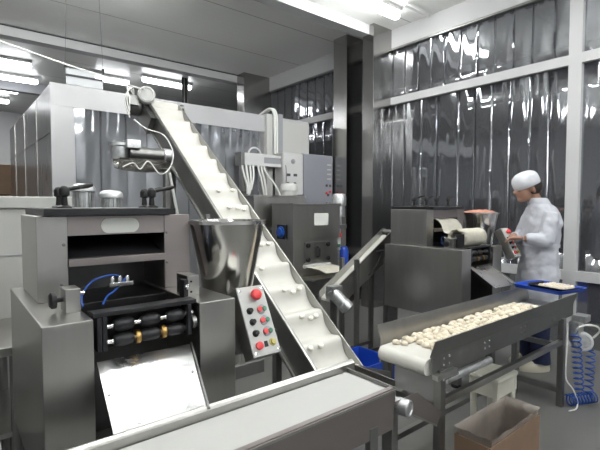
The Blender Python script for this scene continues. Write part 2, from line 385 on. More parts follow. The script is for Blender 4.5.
# ------------------------------------------------------------------ dumpling machine
def dumpling_machine(ox, oy, label, motors=True, dhx=0.0, pdx=0.0, pdz=0.0):
    """ox, oy: front left corner of the cabinet"""
    T = thing('dumpling_machine', (ox+.32, oy+.38, 0), label, 'food machine', 'dumpling forming machines')
    P = lambda x, y, z: (ox+x, oy+y, z)
    def B(mb, x0, x1, y0, y1, z0, z1, bev=.003): return mb.box(ox+x0, ox+x1, oy+y0, oy+y1, z0, z1, bev)
    # lower cabinet: left cheek, right cheek, rear body
    B(MB(), 0, .14, 0, .76, .54, 1.10, .005).build('left_cheek', 'steel', T)
    B(MB(), .492, .64, 0, .76, .54, 1.10, .005).build('right_cheek', 'steel', T)
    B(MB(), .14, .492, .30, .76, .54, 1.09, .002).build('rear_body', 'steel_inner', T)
    B(MB(), .14, .492, .02, .30, .54, .60, .002).build('drip_tray', 'steel_dark', T)
    for lx in (.05, .59):
        for ly in (.06, .70):
            l = B(MB(), lx-.03, lx+.03, ly-.03, ly+.03, 0.02, .56).build('leg', 'steel_dark', T)
            MB().lathe(P(lx, ly, 0), (0, 0, 1), [(.04, 0), (.04, .012), (.018, .025)], 16).build('foot', 'black', l)
    # upper tower
    B(MB(), .042, .142, .35, .73, 1.10, 1.410, .004).build('tower_left', 'steel', T)
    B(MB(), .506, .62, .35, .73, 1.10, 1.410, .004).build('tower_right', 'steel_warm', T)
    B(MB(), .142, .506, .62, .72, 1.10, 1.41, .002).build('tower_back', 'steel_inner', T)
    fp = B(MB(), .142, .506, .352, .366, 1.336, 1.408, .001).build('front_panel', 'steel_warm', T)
    lp = MB(); pts = []
    for k in range(24):
        a = 2*PI*k/24; cx = .043 if math.cos(a) > 0 else -.043
        pts.append(P(.33+cx+.029*math.cos(a), .3515, 1.370+.029*math.sin(a)))
    if motors:
        lb = lp.prism(pts, (0, -.003, 0)).build('name_plate', 'label', fp); lb['label'] = 'blank pale rounded plate'
    sh = MB().prism([P(.142, .37, 1.252), P(.142, .60, 1.33), P(.142, .60, 1.32), P(.142, .37, 1.238)], (.364, 0, 0)).build('dough_slide', 'black_metal', T)
    B(MB(), .142, .506, .340, .372, 1.222, 1.250, .002).build('cross_ledge', 'steel_warm', T)
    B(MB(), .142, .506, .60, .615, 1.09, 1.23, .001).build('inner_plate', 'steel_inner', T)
    for (sx, sz) in ((.128, 1.305), (.118, 1.16), (.518, 1.335), (.518, 1.21), (.608, 1.16)):
        MB().lathe(P(sx, .351, sz), (0, -1, 0), [(.006, 0), (.006, .003), (.003, .005)], 10).build('screw', 'steel_dark', T)
    # top plate with clamp levers
    top = MB().prism([P(.06, .30, 1.412), P(.535, .30, 1.412), P(.535, .74, 1.412), P(.06, .74, 1.412)], (0, 0, .024)).build('top_plate', 'black_metal', T)
    B(MB(), .075, .52, .315, .725, 1.436, 1.4385, 0).build('rubber_cover', 'steel_dark', top)
    for (lx, ly, ang) in ((.155, .56, -.35), (.15, .43, .1), (.50, .56, .5), (.485, .43, .1)):
        lv = MB()
        lv.lathe(P(lx, ly, 1.436), (0, 0, 1), [(.026, 0), (.026, .008), (.012, .014), (.010, .045), (.018, .05), (.019, .072), (.012, .084), (.004, .088)], 16)
        d = V((math.cos(ang), math.sin(ang)*.6, .22)).normalized(); p = V(P(lx, ly, 1.507))
        lv.tube([p, p+d*.04, p+d*.085, p+d*.105], [.009, .007, .010, .006], 10)
        lv.build('clamp_lever', 'black', T)
    # motors on the rear deck
    if motors: B(MB(), .22, .62, .735, .95, 1.36, 1.372, .001).build('motor_deck', 'steel', T)
    for (mx, my, zz) in (((.430, .82, 1.482), (.318, .88, 1.512)) if motors else ()):
        sc = 1.0
        mt = MB().lathe(P(mx, my, 1.372), (0, 0, 1), [(.040*sc, 0), (.040*sc, zz-1.372)], 20).build('motor_body', 'cast', T)
        fins = MB()
        for k in range(16):
            a = 2*PI*k/16; c = V(P(mx+.043*sc*math.cos(a), my+.043*sc*math.sin(a), (1.376+zz)/2))
            fins.obox(c, ((math.cos(a), math.sin(a), 0), (-math.sin(a), math.cos(a), 0), (0, 0, 1)), (.012, .004, zz-1.376))
        fins.build('cooling_fins', 'cast', mt)
        MB().lathe(P(mx, my, zz), (0, 0, 1), [(.050*sc, 0), (.055*sc, .003), (.055*sc, .018), (.050*sc, .030), (.038*sc, .038), (.014*sc, .041), (.002, .041)], 24).build('fan_cover', 'cast', mt)
    # guide blocks on the cheeks
    gb = B(MB(), .088, .134, .13, .21, 1.10, 1.178, .003).build('guide_block', 'steel', T)
    MB().lathe(P(.088, .17, 1.14), (-1, 0, 0), [(.008, 0), (.008, .018), (.026, .02), (.027, .034), (.02, .04), (.004, .041)], 12).build('adjusting_knob', 'black', gb)
    MB().lathe(P(.134, .17, 1.155), (1, 0, 0), [(.006, 0), (.006, .02)], 10).build('pin', 'chrome', gb)
    gb = B(MB(), .510, .560, .14, .24, 1.10, 1.178, .003).build('guide_block', 'steel', T)
    B(MB(), .492, .510, .13, .17, 1.085, 1.165, .002).build('slide_bar', 'black_metal', gb)
    MB().lathe(P(.50, .128, 1.14), (0, -1, 0), [(.010, 0), (.010, .012), (.005, .016)], 12).build('lock_screw', 'chrome', gb)
    for z in (1.115, 1.155): MB().lathe(P(.525, .14, z), (0, -1, 0), [(.004, 0), (.004, .004)], 8).build('screw', 'black', gb)
    # blue air lines inside
    sup = B(MB(), .275, .365, .315, .345, 1.135, 1.152, .001).build('nozzle_bar', 'chrome', T)
    for k in (0, 1, 2):
        MB().lathe(P(.29+.028*k, .33, 1.152), (0, 0, 1), [(.009, 0), (.009, .012), (.006, .022)], 10).build('nozzle', 'chrome', sup)
    MB().tube(smooth_path([P(.16, .22, 1.095), P(.17, .28, 1.125), P(.215, .32, 1.165), P(.28, .33, 1.180), P(.318, .33, 1.172)]), .0038, 8).build('air_line', 'blue_hose', T)
    MB().tube(smooth_path([P(.235, .26, 1.085), P(.26, .30, 1.105), P(.30, .32, 1.125), P(.34, .33, 1.165), P(.346, .33, 1.172)]), .0038, 8).build('air_line', 'blue_hose', T)
    # forming rollers
    rb = B(MB(), .145, .49, .02, .075, 1.098, 1.112, .002).build('roller_beam', 'black_metal', T)
    B(MB(), .15, .485, .075, .13, .98, 1.10, .002).build('roller_back', 'black', rb)
    for z, x0, x1 in ((1.062, .155, .48), (1.012, .155, .475)):
        MB().cyl(P(x0, .035, z), P(x1, .035, z), .0085, 14).build('roller_shaft', 'chrome', rb)
        for k in range(3):
            xa = .205+.088*k
            MB().lathe(P(xa, .035, z), (1, 0, 0), [(.012, 0), (.018, .006), (.021, .02), (.0215, .034), (.021, .048), (.018, .06), (.012, .066)], 20).build('forming_roller', 'black_metal', rb)
    for x in (.152, .168, .452):
        B(MB(), x, x+.014, .01, .07, .99, 1.098, .002).build('bearing_plate', 'black_metal', rb)
    for x, z in ((.275, 1.012), (.363, 1.012)):
        MB().lathe(P(x, .035, z), (1, 0, 0), [(.022, 0), (.0235, .003), (.0235, .012), (.022, .015)], 18).build('brass_ring', 'brass', rb)
    MB().lathe(P(.468, .03, 1.03), (1, 0, 0), [(.016, 0), (.024, .003), (.024, .018), (.012, .02)], 18).build('drive_gear', 'steel_dark', rb)
    # discharge chute
    ca, cb_, cc, cd = V(P(.154, .03, .953)), V(P(.466, .03, .948)), V(P(.402, -.228, .822)), V(P(.136, -.200, .818))
    up = (cb_-ca).cross(cd-ca).normalized(); up = -up if up.z < 0 else up
    ch = MB().prism([ca, cb_, cc, cd], up*.003).build('discharge_chute', 'steel_sheet', T)
    MB().tube([cb_+up*.006+V((.004, 0, 0)), cc+up*.006+V((.004, 0, 0))], .005, 8).build('chute_rail', 'steel_dark', ch)
    for p in (ca.lerp(cd, .5)+V((.012, 0, 0)), cb_.lerp(cc, .45)-V((.016, 0, 0))):
        MB().lathe(p+up*.003, up, [(.005, 0), (.005, .003)], 10).build('screw', 'steel_dark', ch)
    # filling hopper
    hx, hy = .797+dhx, .34
    prof = [(.10, 1.02), (.112, 1.05), (.168, 1.355), (.172, 1.372), (.180, 1.375), (.180, 1.366), (.184, 1.366), (.184, 1.381), (.166, 1.381), (.158, 1.34), (.105, 1.06), (.03, 1.05)]
    h = MB().lathe(P(hx, hy, 0), (0, 0, 1), prof, 40, True).build('filling_hopper', 'steel_mirror', T)
    B(MB(), hx-.012, hx+.012, hy+.178, hy+.196, 1.36, 1.405, .002).build('hopper_latch', 'steel_dark', h)
    MB().lathe(P(hx, hy, .72), (0, 0, 1), [(.06, 0), (.06, .2), (.10, .27), (.10, .31)], 24).build('pump_body', 'steel', T)
    B(MB(), .64, .95, hy-.08, hy+.08, .66, .72, .003).build('pump_bracket', 'steel_dark', T)
    # operator panel
    d = V((0, -.128, -.240)).normalized(); n = V((0, d.z, -d.y))
    if n.y > 0: n = -n
    ex = V((1, 0, 0)); c = V(P(.727+pdx, -.023, 1.005+pdz))
    L = .275; W = .125
    pn = MB().obox(c - n*.035, (ex, d, n), (W, L, .07), .003).build('control_panel', 'steel', T)
    fc = MB().obox(c + n*.001, (ex, d, n), (W-.004, L-.004, .003), .0005).build('panel_face', 'grey_light', pn)
    def at(u, v): return c + ex*u + d*v + n*.002
    es = MB().lathe(at(.008, -.095), n, [(.013, 0), (.013, .012), (.021, .014), (.0225, .022), (.019, .03), (.008, .034), (.001, .0345)], 22).build('emergency_stop', 'red', pn)
    for k in range(3):
        v = -.038 + .044*k
        MB().lathe(at(-.030, v), n, [(.013, 0), (.013, .004), (.009, .006), (.009, .018), (.002, .019)], 16).build('selector_switch', 'black', pn)
        bz = MB().lathe(at(.024, v), n, [(.017, 0), (.017, .004), (.015, .005)], 20, True, 1.25).build('button_bezel', 'grey', pn)
        MB().lathe(at(.014, v), n, [(.0105, .004), (.0105, .012), (.002, .013)], 16).build('stop_button', 'red', bz)
        MB().lathe(at(.037, v), n, [(.0095, .004), (.0095, .009), (.002, .010)], 16).build('start_button', 'green', bz)
    MB().lathe(at(-.030, .098), n, [(.014, 0), (.015, .004), (.015, .012), (.004, .014)], 18).build('stop_button', 'red', pn)
    MB().obox(at(.004, .096), (ex, d, n), (.014, .022, .008), .001).build('rocker_switch', 'black', pn)
    MB().lathe(at(.035, .094), n, [(.015, 0), (.015, .004), (.011, .006), (.010, .012), (.002, .013)], 18).build('key_switch', 'yellow', pn)
    for u, v in ((-.052, -.122), (.052, -.122), (-.05, .125), (.052, .125)):
        MB().lathe(at(u, v), n, [(.006, 0), (.006, .003), (.002, .004)], 10).build('panel_screw', 'chrome', pn)
    MB().obox(c - n*.085 + V((-.05, .02, -.05)), (ex, d, n), (.05, .12, .06), .002).build('panel_arm', 'steel_dark', pn)
    MB().tube([c - n*.10 + V((-.05, .03, -.06)), V(P(.70, .18, .80)), V(P(.70, .28, .71))], .018, 12).build('panel_post', 'steel_dark', T)
    return T

dumpling_machine(.203, 1.42, 'nearest steel dumpling machine at the left, with an empty silver hopper at its right')
dumpling_machine(3.08, 1.80, 'farther steel dumpling machine beside the man, dough sheet rolled at its front', False, .09, .03, .12)
# dough sheet and meat of the right machine
ds = thing('dough_sheet', (3.4, 2.05, 1.10), 'wide pale dough sheet rolled up and hanging out of the farther machine', 'dough')
def fs(u, v):
    prof = smooth_path([(2.40, 1.325), (2.22, 1.328), (2.14, 1.325), (2.09, 1.29), (2.06, 1.23), (2.02, 1.215), (1.98, 1.222)], 6)
    p = V((*prof[min(int(u*(len(prof)-1)+.5), len(prof)-1)], 0))
    return (3.235+.31*v + .004*math.sin(u*7), p.x, p.y+.004*math.sin(v*8+u*5))
mb = MB().grid(fs, 36, 12); bmesh.ops.solidify(mb.bm, geom=mb.bm.faces[:], thickness=0.004); mb.build('sheet', 'dough', ds, 60)
mb = MB(); ns = 40
def fr(u, v):
    a = u*5.2*PI - .6; r = .078 - .0035*u*5
    return (3.235+.36*v, 1.945 + r*math.cos(a), 1.178 + r*math.sin(a))
mb.grid(fr, 110, 6); bmesh.ops.solidify(mb.bm, geom=mb.bm.faces[:], thickness=0.004); mb.build('roll', 'dough', ds, 60)
MB().cyl((3.22, 1.945, 1.178), (3.61, 1.945, 1.178), .015).build('roll_spindle', 'steel', ds)
MB().box(3.222, 3.235, 1.87, 1.96, 1.10, 1.215, .002).build('spindle_bracket', 'black_metal', ds)
mm = MB()
def fm(u, v):
    r = .166*u; a = 2*PI*v
    return (3.967 + r*math.cos(a), 2.14 + r*math.sin(a), 1.372 + .030*(1-u**3) + .012*noise.noise(V((r*math.cos(a)*30, r*math.sin(a)*30, 3))))
mm.grid(fm, 10, 32); bmesh.ops.remove_doubles(mm.bm, verts=mm.bm.verts[:], dist=.0005)
tag(mm.build('minced_meat', 'meat'), 'pink minced meat heaped in the hopper beside the man', 'meat', None, 'stuff')

# ------------------------------------------------------------------ front conveyor
fc = thing('belt_conveyor', (.5, 1.1, 0), 'flat white belt conveyor running along the bottom edge below the nearest machine', 'conveyor')
MB().box(-.35, 1.20, .975, 1.185, .775, .80, .008).build('belt', 'belt_clean', fc)
MB().prism([(-.35, 1.187, .70), (-.35, 1.187, .822), (-.35, 1.200, .832), (-.35, 1.205, .832), (-.35, 1.205, .70)], (1.60, 0, 0)).build('side_rail', 'steel', fc)
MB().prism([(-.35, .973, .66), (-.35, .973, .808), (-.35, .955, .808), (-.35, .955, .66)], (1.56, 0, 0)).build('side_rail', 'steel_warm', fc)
MB().box(-.35, 1.21, .951, .955, .795, .803).build('edge_strip', 'steel', fc)
MB().box(-.3, 1.15, 1.01, 1.18, .70, .74, .004).build('bed', 'steel_dark', fc)
MB().cyl((1.19, .976, .772), (1.19, 1.184, .772), .028, 24).build('end_roller', 'steel', fc)
MB().prism([(1.205, .955, .66), (1.205, .955, .81), (1.205, 1.19, .81), (1.205, 1.19, .66)], (.006, 0, 0)).build('end_plate', 'steel_dark', fc)
for x in (-.25, 1.10):
    for y in (.964, 1.196):
        MB().box(x-.02, x+.02, y-.012, y+.012, 0, .70, .002).build('leg', 'steel_dark', fc)

# ------------------------------------------------------------------ inclined cleated conveyor
tan = .775; ang = math.atan(tan)
tv = V((0, math.cos(ang), math.sin(ang))); nv = V((0, -math.sin(ang), math.cos(ang)))
def ip(x, y, dn=0.0): return V((x, y, 1.365 + tan*(y-2.62))) + nv*dn
ic = thing('inclined_conveyor', (1.6, 2.7, 0), 'tall inclined conveyor with a stepped white belt rising over the back of the room', 'conveyor')
y0, y1 = 1.49, 3.95
for x, nm in ((1.45, 'a'), (1.742, 'b')):
    MB().prism([ip(x, y0), ip(x, y1), ip(x, y1+.02, -.19), ip(x, y0, -.19)], (.008, 0, 0)).build('side_plate', 'steel_dark' if nm == 'a' else 'steel', ic)
MB().prism([ip(1.438, y0), ip(1.438, y1), ip(1.438, y1, -.012), ip(1.438, y0, -.012)], (.012, 0, 0)).build('edge_flange', 'steel', ic)
MB().prism([ip(1.438, y0, -.175), ip(1.438, y1-.1, -.175), ip(1.438, y1-.1, -.19), ip(1.438, y0, -.19)], (.012, 0, 0)).build('edge_flange', 'steel', ic)
pitchb = .205
Ln = (y1-y0)/math.cos(ang) + .02
NS = int(Ln/pitchb*14)
def belt_h(s):
    q = (s/pitchb) % 1.0      # steep riser then long shallow tread
    return -.056 + .046*(0.5-0.5*math.cos(2*PI*(q**1.8)))
def fbelt(u, v):
    s = u*Ln; p = ip(1.6, y0) + tv*s
    sag = 0.004*math.sin(PI*v)
    return (1.46+.28*v, p.y + nv.y*(belt_h(s)-sag), p.z + nv.z*(belt_h(s)-sag))
MB().grid(fbelt, NS, 8).build('cleated_belt', 'belt', ic, 80)
MB().prism([ip(1.46, y0, -.10), ip(1.46, y1, -.10), ip(1.46, y1, -.115), ip(1.46, y0, -.115)], (.28, 0, 0)).build('belt_bed', 'steel_dark', ic)
hd = ip(1.6, y1+.03, -.09)
MB().cyl((1.455, hd.y, hd.z), (1.745, hd.y, hd.z), .075, 28).build('head_drum', 'belt', ic)
dm = MB().lathe((1.45, hd.y, hd.z), (-1, 0, 0), [(.06, 0), (.06, .05), (.085, .055), (.085, .14), (.06, .15)], 24).build('gearbox', 'steel_dark', ic)
MB().lathe((1.44, hd.y-.06, hd.z+.075), (-.3, -1, .05), [(.07, -.05), (.075, -.03), (.075, .10), (.070, .115), (.055, .12), (.05, .112), (.02, .112), (.001, .115)], 28).build('motor', 'grey_light', dm)
MB().box(1.27, 1.36, hd.y-.12, hd.y-.02, hd.z-.02, hd.z+.07, .006).build('terminal_box', 'steel_dark', dm)
for k in range(3):
    p = V((1.33, hd.y-.07, hd.z+.07))
    MB().tube(smooth_path([p, p+V((-.03-.02*k, -.05, .06)), p+V((-.10+.02*k, -.06, -.05)), p+V((-.05, -.03, -.20+.03*k))]), .006, 8).build('cable', 'cable', dm)
MB().prism([ip(1.40, 3.73, -.03), ip(1.40, 3.95, -.03), ip(1.40, 3.97, -.2), ip(1.40, 3.75, -.2)], (.05, 0, 0)).build('bearing_bracket', 'steel_dark', ic)
MB().lathe(ip(1.75, 3.93, -.02), (1, 0, 0), [(.03, 0), (.035, .01), (.035, .03), (.01, .034)], 16).build('bearing', 'steel_dark', ic)
for x in (1.46, 1.735):
    zt = ip(x, 3.45, -.18).z
    MB().box(x-.02, x+.02, 3.43, 3.47, 0, zt, .002).build('leg', 'steel_dark', ic)
    zt = ip(x, 2.0, -.18).z
    MB().box(x-.02, x+.02, 1.98, 2.02, 0, zt, .002).build('leg', 'steel_dark', ic)
MB().box(1.46, 1.735, 3.435, 3.465, .5, .54).build('crossbar', 'steel_dark', ic)
MB().cyl((1.455, y0, ip(1.6, y0, -.09).z), (1.745, y0, ip(1.6, y0, -.09).z), .06, 20).build('tail_drum', 'belt', ic)

# ------------------------------------------------------------------ discharge conveyor (right)
dc = thing('discharge_conveyor', (2.6, 1.36, 0), 'low steel belt conveyor at the right carrying a carpet of dumplings', 'conveyor')
ya, yb = 1.205, 1.515
MB().prism([(3.46, ya+.012, .70)]+[(1.80+.040*math.cos(PI/2+PI*k/12), ya+.012, .66+.040*math.sin(PI/2+PI*k/12)) for k in range(13)]+[(3.46, ya+.012, .62)], (0, yb-ya-.024, 0)).build('belt', 'belt', dc)
MB().prism([(1.80, yb, .64), (1.80, yb, .72), (1.80, yb+.025, .80), (1.80, yb+.031, .80), (1.80, yb+.006, .72), (1.80, yb+.006, .64)], (1.80, 0, 0)).build('side_guide', 'steel', dc)
MB().prism([(1.79, ya, .715), (1.79, ya-.028, .80), (1.79, ya-.034, .80), (1.79, ya-.006, .715)], (1.81, 0, 0)).build('side_guide', 'steel_dark', dc)
sp = MB().prism([(1.80, ya-.006, .63), (1.80, ya-.006, .716), (1.80, ya, .716), (1.80, ya, .63)], (1.80, 0, 0)).build('side_plate', 'steel_dark', dc)
for x in (1.90, 2.30, 2.75, 3.22):
    for dx in (0, .05):
        for z in (.655, .69):
            MB().lathe((x+dx, ya-.006, z), (0, -1, 0), [(.006, 0), (.006, .003), (.002, .005)], 10).build('bolt', 'chrome', sp)
MB().box(1.80, 3.48, yb, yb+.012, .60, .645).build('side_plate', 'steel_dark', dc)
MB().box(1.85, 3.42, ya+.01, yb-.01, .60, .620).build('belt_bed', 'steel_dark', dc)
MB().box(1.80, 1.98, ya-.04, ya-.006, .605, .632, .004).build('tension_bar', 'steel', dc)
MB().tube([(1.86, ya-.03, .60), (1.99, ya-.03, .60)], .008).build('tension_screw', 'chrome', dc)
for x in (1.87, 3.40):
    for y in (ya-.005, yb+.01):
        MB().box(x-.022, x+.022, y-.02, y+.02, 0, .64, .002).build('leg', 'steel_dark', dc)
MB().box(1.87, 3.40, ya-.02, ya+.01, .455, .49, .002).build('stretcher', 'steel', dc)
MB().box(1.87, 3.40, yb-.005, yb+.025, .12, .155, .002).build('stretcher', 'steel_dark', dc)
for x in (1.87, 3.40): MB().box(x-.018, x+.018, ya, yb, .42, .455, .002).build('crossbar', 'steel_dark', dc)
MB().box(3.38, 3.42, ya, yb, .1, .135, .002).build('crossbar', 'steel_dark', dc)
MB().tube([(1.95, 1.22, .56), (2.40, 1.22, .56)], .022, 14).build('return_roller', 'cast', dc)
MB().box(3.42, 3.60, ya, yb, .66, .705, .003).build('end_table', 'steel', dc)
gm = MB().box(3.52, 3.62, 1.13, 1.20, .48, .60, .01).build('gearbox', 'cast', dc)
MB().box(3.55, 3.66, 1.10, 1.19, .595, .645, .006).build('terminal_box', 'cast', gm)
mo_ = MB().lathe((3.62, 1.15, .45), (-.85, -.5, .1), [(.055, -.10), (.062, -.08), (.064, 0), (.070, .01), (.070, .06), (.062, .075), (.050, .078), (.047, .068), (.001, .068)], 28).build('motor', 'white', gm)
mc = V((3.62, 1.15, .45)) + V((-.85, -.5, .1)).normalized()*.070
MB().lathe(mc, (-.85, -.5, .1), [(.044, 0), (.044, .004), (.030, .005), (.030, .001), (.018, .001), (.018, .006), (.001, .007)], 28).build('fan_grille', 'cast', mo_)
MB().tube(smooth_path([(3.52, 1.16, .52), (3.50, 1.13, .565), (3.55, 1.10, .585), (3.64, 1.06, .57), (3.72, 1.06, .52), (3.72, 1.10, .46)]), .007, 8).build('cable', 'cable', gm)
MB().tube(smooth_path([(3.44, 1.18, .60), (3.43, 1.175, .42), (3.41, 1.17, .22), (3.46, 1.14, .13), (3.49, 1.12, .05), (3.42, 1.10, .012), (3.34, 1.12, .012)]), .005, 8).build('cable', 'cable', dc)

# dumplings on the belt
def dumpling_mesh(seed):
    bm = bmesh.new(); bmesh.ops.create_icosphere(bm, subdivisions=2, radius=1.0)
    for v in bm.verts:
        n_ = noise.noise(v.co*1.6 + V((seed*3.1, 0, 0)))
        v.co *= 1 + .16*n_
        v.co.x *= .021; v.co.y *= .017; v.co.z *= .0135
        if v.co.z < -.009: v.co.z = -.009
    for f in bm.faces: f.smooth = True
    for v in bm.verts: v.co.z += .009
    me = bpy.data.meshes.new('dumpling'); bm.to_mesh(me); bm.free(); me.materials.append(M['dumpling']); return me
dme = [dumpling_mesh(i) for i in range(5)]
pale = [m_.copy() for m_ in dme]
for m_ in pale: m_.materials[0] = M['dough']
def dumpling(x, y, z, label, group, rz=None, tilt=None, sc=1.0):
    o = bpy.data.objects.new('dumpling', random.choice(dme)); C.objects.link(o); o.location = (x, y, z)
    o.rotation_euler = (tilt or 0, 0, random.uniform(0, 6.28) if rz is None else rz); o.scale = (sc,)*3
    return tag(o, label, 'dumpling', group)
nx, ny = 33, 6
for i in range(nx):
    for j in range(ny):
        if random.random() < .08 or (i < 2 and random.random() < .45): continue
        dumpling(1.85+i*.0445+random.uniform(-.008, .008)+(.02 if j % 2 else 0), 1.250+j*.0445+random.uniform(-.010, .010), .7005,
                 'small cream dumpling lying on the white belt of the low steel conveyor', 'dumplings on the low belt', sc=random.uniform(1.05, 1.35))
# dough pieces on the steps of the inclined belt
for k in range(0, 9):
    s = (k+.45)*pitchb + .02
    for q in range(4):
        if random.random() < .3: continue
        ss = s + random.uniform(-.012, .012)
        p = ip(1.6, y0) + tv*ss + nv*(belt_h(ss)+.001)
        o = dumpling(1.51+.06*q+random.uniform(-.012, .012), p.y, p.z, 'pale dough piece riding on a step of the tall inclined belt', 'dough pieces on the inclined belt', 0, None, .9)
        o.rotation_euler = (ang*.85, 0, 0); o.data = random.choice(pale)

# ------------------------------------------------------------------ trays on the end of the conveyor
def tray(name, cx, cy, z, lx, ly, h, m, rz, label, cat, flare=.012):
    mb = MB(); ca, sa = math.cos(rz), math.sin(rz)
    def rr(w_, d_, r, zz):
        pts = []
        for k in range(24):
            a = 2*PI*k/24; sx = (w_/2-r)*(1 if math.cos(a) >= 0 else -1); sy = (d_/2-r)*(1 if math.sin(a) >= 0 else -1)
            x, y = sx+r*math.cos(a), sy+r*math.sin(a)
            pts.append((cx+x*ca-y*sa, cy+x*sa+y*ca, zz))
        return pts
    mb.loft([rr(lx-.03, ly-.03, .03, z), rr(lx-.005, ly-.005, .035, z+h-.004), rr(lx+flare, ly+flare, .04, z+h), rr(lx+flare, ly+flare, .04, z+h-.003+.004),
             rr(lx-.012, ly-.012, .034, z+h-.001), rr(lx-.036, ly-.036, .028, z+.004)])
    return tag(mb.build(name, m), label, cat)
tray('serving_tray', 3.60, 1.375, .801, .34, .40, .028, 'blue', -.22, 'blue plastic tray on the far end of the low conveyor in front of the man', 'tray')
bk = tray('baking_tray', 3.665, 1.36, .8062, .25, .31, .020, 'black', -.22, 'black shallow tray of white dumplings resting on the blue tray', 'tray')
for i in range(5):
    for j in range(5):
        a = -.22; x, y = -.072+.036*i+random.uniform(-.006, .006), -.095+.038*j+random.uniform(-.007, .007)
        dumpling(3.665+x*math.cos(a)-y*math.sin(a), 1.35+x*math.sin(a)+y*math.cos(a), .8107, 'white dumpling in the black tray before the man', 'dumplings in the black tray', sc=1.15)

# ------------------------------------------------------------------ coiled hose
def coil(p0, p1, r, turns):
    p0, p1 = V(p0), V(p1); n = turns*14; pts = []
    ax = (p1-p0).normalized(); u = ax.orthogonal().normalized(); v = ax.cross(u)
    for i in range(n+1):
        t = i/n; a = 2*PI*turns*t
        pts.append(p0.lerp(p1, t) + (u*math.cos(a)+v*math.sin(a))*r)
    return pts
hs = thing('coiled_hose', (3.60, 1.11, 0), 'bright blue coiled air hose hanging from the conveyor end to the floor', 'hose')
MB().tube(coil((3.49, 1.14, .52), (3.53, 1.12, .09), .030, 11), .0055, 6).build('hanging_coil', 'blue_hose', hs)
MB().tube(coil((3.62, 1.08, .40), (3.58, 1.08, .06), .028, 8), .0055, 6).build('hanging_coil', 'blue_hose', hs)
MB().tube(coil((3.44, 1.16, .045), (3.66, 1.06, .045), .038, 9), .0055, 6).build('floor_coil', 'blue_hose', hs)

# ------------------------------------------------------------------ things below the conveyors
def open_box(name, x0, x1, y0, y1, z0, z1, t, m, label, cat, flaps=True, liner=False):
    T = thing(name, ((x0+x1)/2, (y0+y1)/2, z0), label, cat)
    mb = MB(); mb.box(x0, x1, y0, y1, z0, z0+t)
    for a in ((x0, x0+t, y0, y1), (x1-t, x1, y0, y1), (x0+t, x1-t, y0, y0+t), (x0+t, x1-t, y1-t, y1)): mb.box(*a, z0+t, z1)
    mb.build('body', m, T)
    if flaps:
        MB().obox((x0-.05, (y0+y1)/2, z1-.01), ((1, 0, .3), (0, 1, 0), (-.3, 0, 1)), (.11, y1-y0-.02, .004)).build('flap', m, T)
        MB().obox(((x0+x1)/2, y0-.05, z1-.03), ((0, 1, .6), (1, 0, 0), (0, -.6, 1)), (.11, x1-x0-.02, .004)).build('flap', m, T)
    if liner:
        def fl(u, v):
            a = 2*PI*u; k = 1+.05*noise.noise(V((math.cos(a)*3, math.sin(a)*3, v*4)))
            cx, cy = (x0+x1)/2, (y0+y1)/2
            sq = 1/max(abs(math.cos(a)), abs(math.sin(a)))
            f = .47 if v < .8 else .47+.06*(v-.8)/.2
            return (cx+(x1-x0)*f*math.cos(a)*sq*k*.96, cy+(y1-y0)*f*math.sin(a)*sq*k*.96, z0+.03+(z1-z0+.04)*v - .03*(v > .9)*k)
        MB().grid(fl, 48, 8).build('liner', 'liner', T, 60)
    return T
open_box('carton', 1.96, 2.50, .98, 1.17, 0, .30, .006, 'card', 'open cardboard carton with a crumpled plastic liner under the low conveyor front', 'box', False, True)
st = thing('step_stool', (2.80, 1.40, 0), 'beige plastic stool below the low conveyor, left of the man\'s feet', 'stool')
MB().box(2.66, 2.94, 1.29, 1.50, .31, .35, .018).build('seat', 'beige', st)
MB().prism([(2.67, 1.30, .315), (2.93, 1.30, .315), (2.935, 1.30, .22), (2.665, 1.30, .22)], (0, .19, 0)).build('apron', 'beige', st)
for x in (2.69, 2.91):
    for y in (1.32, 1.47): MB().cone((x, y, 0), (x, y, .32), .018, .024, 12).build('leg', 'beige', st)
# collecting hopper under the front conveyor end
hp = thing('collecting_chute', (1.75, 1.33, 0), 'dull steel chute on a stand between the front belt end and the low conveyor', 'chute')
MB().prism([(1.47, 1.16, .70), (1.47, 1.40, .70), (1.47, 1.40, .60), (1.47, 1.16, .58)], (.006, 0, 0)).build('back_plate', 'steel', hp)
MB().prism([(1.47, 1.40, .70), (1.74, 1.40, .60), (1.76, 1.40, .34), (1.47, 1.40, .40)], (0, .006, 0)).build('side_plate', 'steel', hp)
MB().prism([(1.42, 1.14, .62), (1.76, 1.14, .42), (1.76, 1.14, .41), (1.42, 1.14, .61)], (0, .26, 0)).build('slope', 'steel', hp)
MB().prism([(1.42, 1.14, .62), (1.76, 1.14, .42), (1.80, 1.14, .47), (1.60, 1.14, .62)], (0, .004, 0)).build('side_plate', 'steel_warm', hp)
MB().box(1.44, 1.48, 1.15, 1.19, 0, .60, .002).build('leg', 'steel_dark', hp)
MB().box(1.70, 1.74, 1.35, 1.39, 0, .45, .002).build('leg', 'steel_dark', hp)
rl = MB().lathe((1.50, 1.13, .585), (.2, -1, 0), [(.01, -.05), (.032, -.045), (.036, -.03), (.036, .02), (.03, .025), (.024, .02), (.012, .022), (.001, .022)], 24).build('drive_roller', 'cast', hp)

# blue crate and floor box behind
open_box('crate', 2.36, 2.68, 2.12, 2.50, 0.0, .26, .012, 'blue', 'blue plastic crate on the floor under the small sloping conveyor', 'crate', False)
MB_ = thing('block_stand', (1.80, 2.95, 0), 'small grey perforated block standing on the floor right of the nearest machine', 'block')
MB().box(1.30, 1.42, 1.92, 2.06, 0.0, .22, .004).build('body', 'steel_dark', MB_)
for k in range(3): MB().box(1.29, 1.43, 1.91, 2.07, .05+.06*k, .07+.06*k, .002).build('rib', 'grey', MB_)
MB_['_o'] = (1.36, 1.99, 0)

